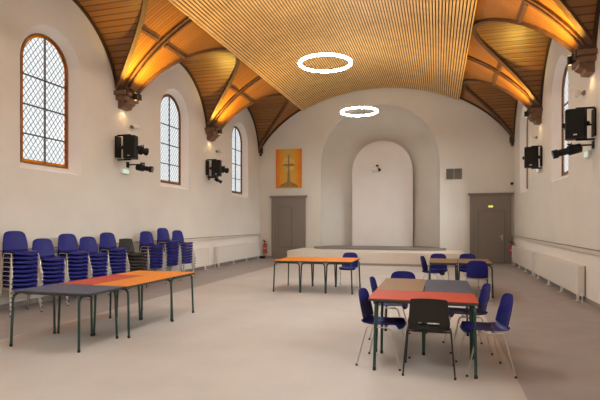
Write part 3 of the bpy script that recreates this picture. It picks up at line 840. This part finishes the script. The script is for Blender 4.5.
# ------------------------------------------------------------------ chairs (face +X)
def make_chair(kind):
    blue = kind == 'blue'
    pm = M['blue'] if blue else M['grey_plastic']; lm = M['steel'] if blue else M['blacktube']
    root = thing('stacking_chair' if blue else 'stacking_chair', '', 'chair')
    J = 9
    us = [-1 + 2 * j / (J - 1) for j in range(J)]
    # seat rows: x, z, half width
    seat = [(.215, .405, .165), (.222, .422, .186), (.212, .437, .198), (.17, .446, .205), (.08, .442, .207), (-.02, .436, .207), (-.10, .434, .205), (-.155, .440, .202), (-.190, .458, .200), (-.207, .482, .198)]
    P = [[(x + (.0 if i > 2 else -.03 * abs(u) ** 3), u * hw, z + .020 * abs(u) ** 2.2 * (1 if 2 < i < 8 else .4)) for u in us] for i, (x, z, hw) in enumerate(seat)]
    MB().shell(P, .007).build('seat', pm, root, smooth=60)
    if blue:
        back = [(-.207, .482, .198), (-.216, .515, .200), (-.226, .56, .202), (-.238, .61, .200), (-.250, .66, .194), (-.262, .71, .184), (-.271, .75, .173), (-.276, .775, .160), (-.280, .792, .140), (-.282, .800, .11)]
    else:
        back = [(-.207, .482, .200), (-.213, .505, .203), (-.221, .545, .206), (-.234, .60, .194), (-.247, .65, .190), (-.259, .70, .186), (-.268, .74, .183), (-.274, .772, .180), (-.277, .786, .176), (-.279, .792, .165)]
    P = [[(x + .030 * abs(u) ** 2.2, u * hw, z - (.012 * abs(u) ** 3 if i > 6 else 0)) for u in us] for i, (x, z, hw) in enumerate(back)]
    sk = (lambda i, j: i == 1 and 1 < j < 6) if not blue else None
    MB().shell(P, .007, sk).build('backrest', pm, root, smooth=60)
    yr = .218
    for sy in (-1, 1):
        for sx in (-1, 1):
            top = Vector((sx * .13 - .01, sy * yr, .418)); d = Vector((sx * .105, sy * .034, -.410))
            pts = [top + Vector((-sx * .05, 0, .010)), top + Vector((-sx * .018, 0, .009)), top + Vector((0, 0, -.006))] + [top + d * k for k in (.1, .5, 1)]
            m = MB(); m.tube(pts, .0085, 8); lg = m.build('leg', lm, root, smooth=50)
            m = MB(); e = top + d; m.lathe([(.012, 0), (.012, .022)], (e.x, e.y, 0), seg=8); m.build('foot_cap', M['rubber'], lg)
    m = MB()
    for sy in (-1, 1): m.tube([(-.10, sy * yr, .428), (.08, sy * yr, .428)], .0085, 8)
    for xx in (-.07, .05): m.tube([(xx, -yr, .424), (xx * 1.0, -.15, .419), (xx, .15, .419), (xx, yr, .424)], .0075, 8)
    m.build('seat_frame', lm, root, smooth=50)
    return root
proto = {'blue': make_chair('blue'), 'grey': make_chair('grey')}
used = set()
def chair(kind, x, y, rz, label, z=0, group=None):
    if kind not in used: o = proto[kind]; used.add(kind)
    else: o = copy_tree(proto[kind])
    o.location = (x, y, z); o.rotation_euler = (0, 0, rz); tag(o, label, 'chair', group)
    return o
gR, gF = 'chairs around the red, brown and blue tables', 'chairs around the two brown tables'
chair('grey', -.08, 5.20, PI / 2, 'dark grey chair with its back to us at the red table', group=gR)
chair('blue', -.56, 5.38, -.14, 'blue chair facing right at the left end of the red table', group=gR)
chair('blue', -.60, 6.58, -.05, 'blue chair facing right at the left side of the brown table', group=gR)
chair('blue', -.50, 7.26, -PI / 2, 'blue chair facing us behind the brown table', group=gR)
chair('blue', .47, 5.38, PI + .17, 'blue chair facing left at the right end of the red table, nearest the camera', group=gR)
chair('blue', .34, 6.22, PI + .15, 'blue chair facing left at the right side of the blue-grey table', group=gR)
chair('blue', -.07, 10.95, -.25, 'blue chair facing right at the left end of the far brown tables', group=gF)
chair('blue', .03, 11.72, -PI / 2, 'blue chair facing us behind the left far brown table', group=gF)
chair('blue', .70, 11.85, -PI / 2, 'blue chair facing us behind the right far brown table', group=gF)
chair('blue', .78, 10.28, PI / 2 - .08, 'blue chair with its back to us in front of the right far brown table', group=gF)
chair('blue', -2.07, 11.55, -PI / 2, 'lone blue chair facing us behind the right end of the orange tables')
ORD = ['bottom', 'second from bottom', 'third from bottom', 'fourth from bottom', 'fifth from bottom', 'sixth from bottom', 'seventh from bottom', 'eighth from bottom', 'ninth from bottom']
STK = [('blue', 6.58, 9, 'in the blue stack cut by the left photo edge'),
       ('blue', 7.20, 7, 'in the second blue stack from the left edge'),
       ('blue', 7.82, 8, 'in the third blue stack from the left edge'),
       ('blue', 8.40, 7, 'in the fourth blue stack from the left edge'),
       ('blue', 9.02, 8, 'in the blue stack just left of the grey stack'),
       ('grey', 9.70, 6, 'in the only stack of grey chairs'),
       ('blue', 10.50, 8, 'in the blue stack just right of the grey stack'),
       ('blue', 11.26, 9, 'in the last but one stack toward the back wall'),
       ('blue', 12.02, 8, 'in the last stack, nearest the back wall')]
rs = random.Random(7)
for kind, y, n, desc in STK:
    for k in range(n):
        nm = ORD[k] if k < n - 1 else 'top chair'
        col = 'blue plastic chair' if kind == 'blue' else 'dark grey chair'
        lab = ('top %s %s' % (col, desc)) if k == n - 1 else '%s, %s %s' % (col, nm, desc)
        chair(kind, -6.86 + .004 * k, y + rs.uniform(-.006, .006), rs.uniform(-.008, .008) - .32, lab, z=.075 * k, group='stacked chairs along the left wall')

# ------------------------------------------------------------------ world, camera
W = bpy.data.worlds.new('World'); S.world = W; W.use_nodes = True
bg = W.node_tree.nodes['Background']; bg.inputs[0].default_value = (.965, .98, 1, 1); bg.inputs[1].default_value = .78
def sun(name, d, e, col, ang):
    l = bpy.data.lights.new(name, 'SUN'); l.energy = e; l.color = col; l.angle = math.radians(ang)
    o = bpy.data.objects.new(name, l); COL.objects.link(o); o.location = (0, 0, 20); o.rotation_euler = Vector(d).to_track_quat('-Z', 'Y').to_euler()
sun('daylight_right', (-1, .25, -.62), 15, (.97, .98, 1), 50)
sun('daylight_left', (1, .15, -.62), 4, (.93, .97, 1), 70)
cam = bpy.data.cameras.new('camera'); co = bpy.data.objects.new('camera', cam); COL.objects.link(co)
F, VX, HZ = 480, 437, 222.3
cam.sensor_width = 36; cam.lens = F / 600 * 36; cam.shift_y = (HZ - 200) / 600
co.location = (0, 0, 1.55); co.rotation_euler = (PI / 2, 0, math.atan((VX - 300) / F))
cam.clip_start = .05; cam.clip_end = 200
S.camera = co
S.view_settings.view_transform = 'Standard'; S.view_settings.look = 'None'; S.view_settings.gamma = 1; S.view_settings.exposure = 0.53
S.view_settings.use_curve_mapping = False
S.cycles.max_bounces = 10; S.cycles.diffuse_bounces = 6; S.cycles.transparent_max_bounces = 8
S.cycles.caustics_reflective = False; S.cycles.caustics_refractive = False
S.cycles.sample_clamp_indirect = 6
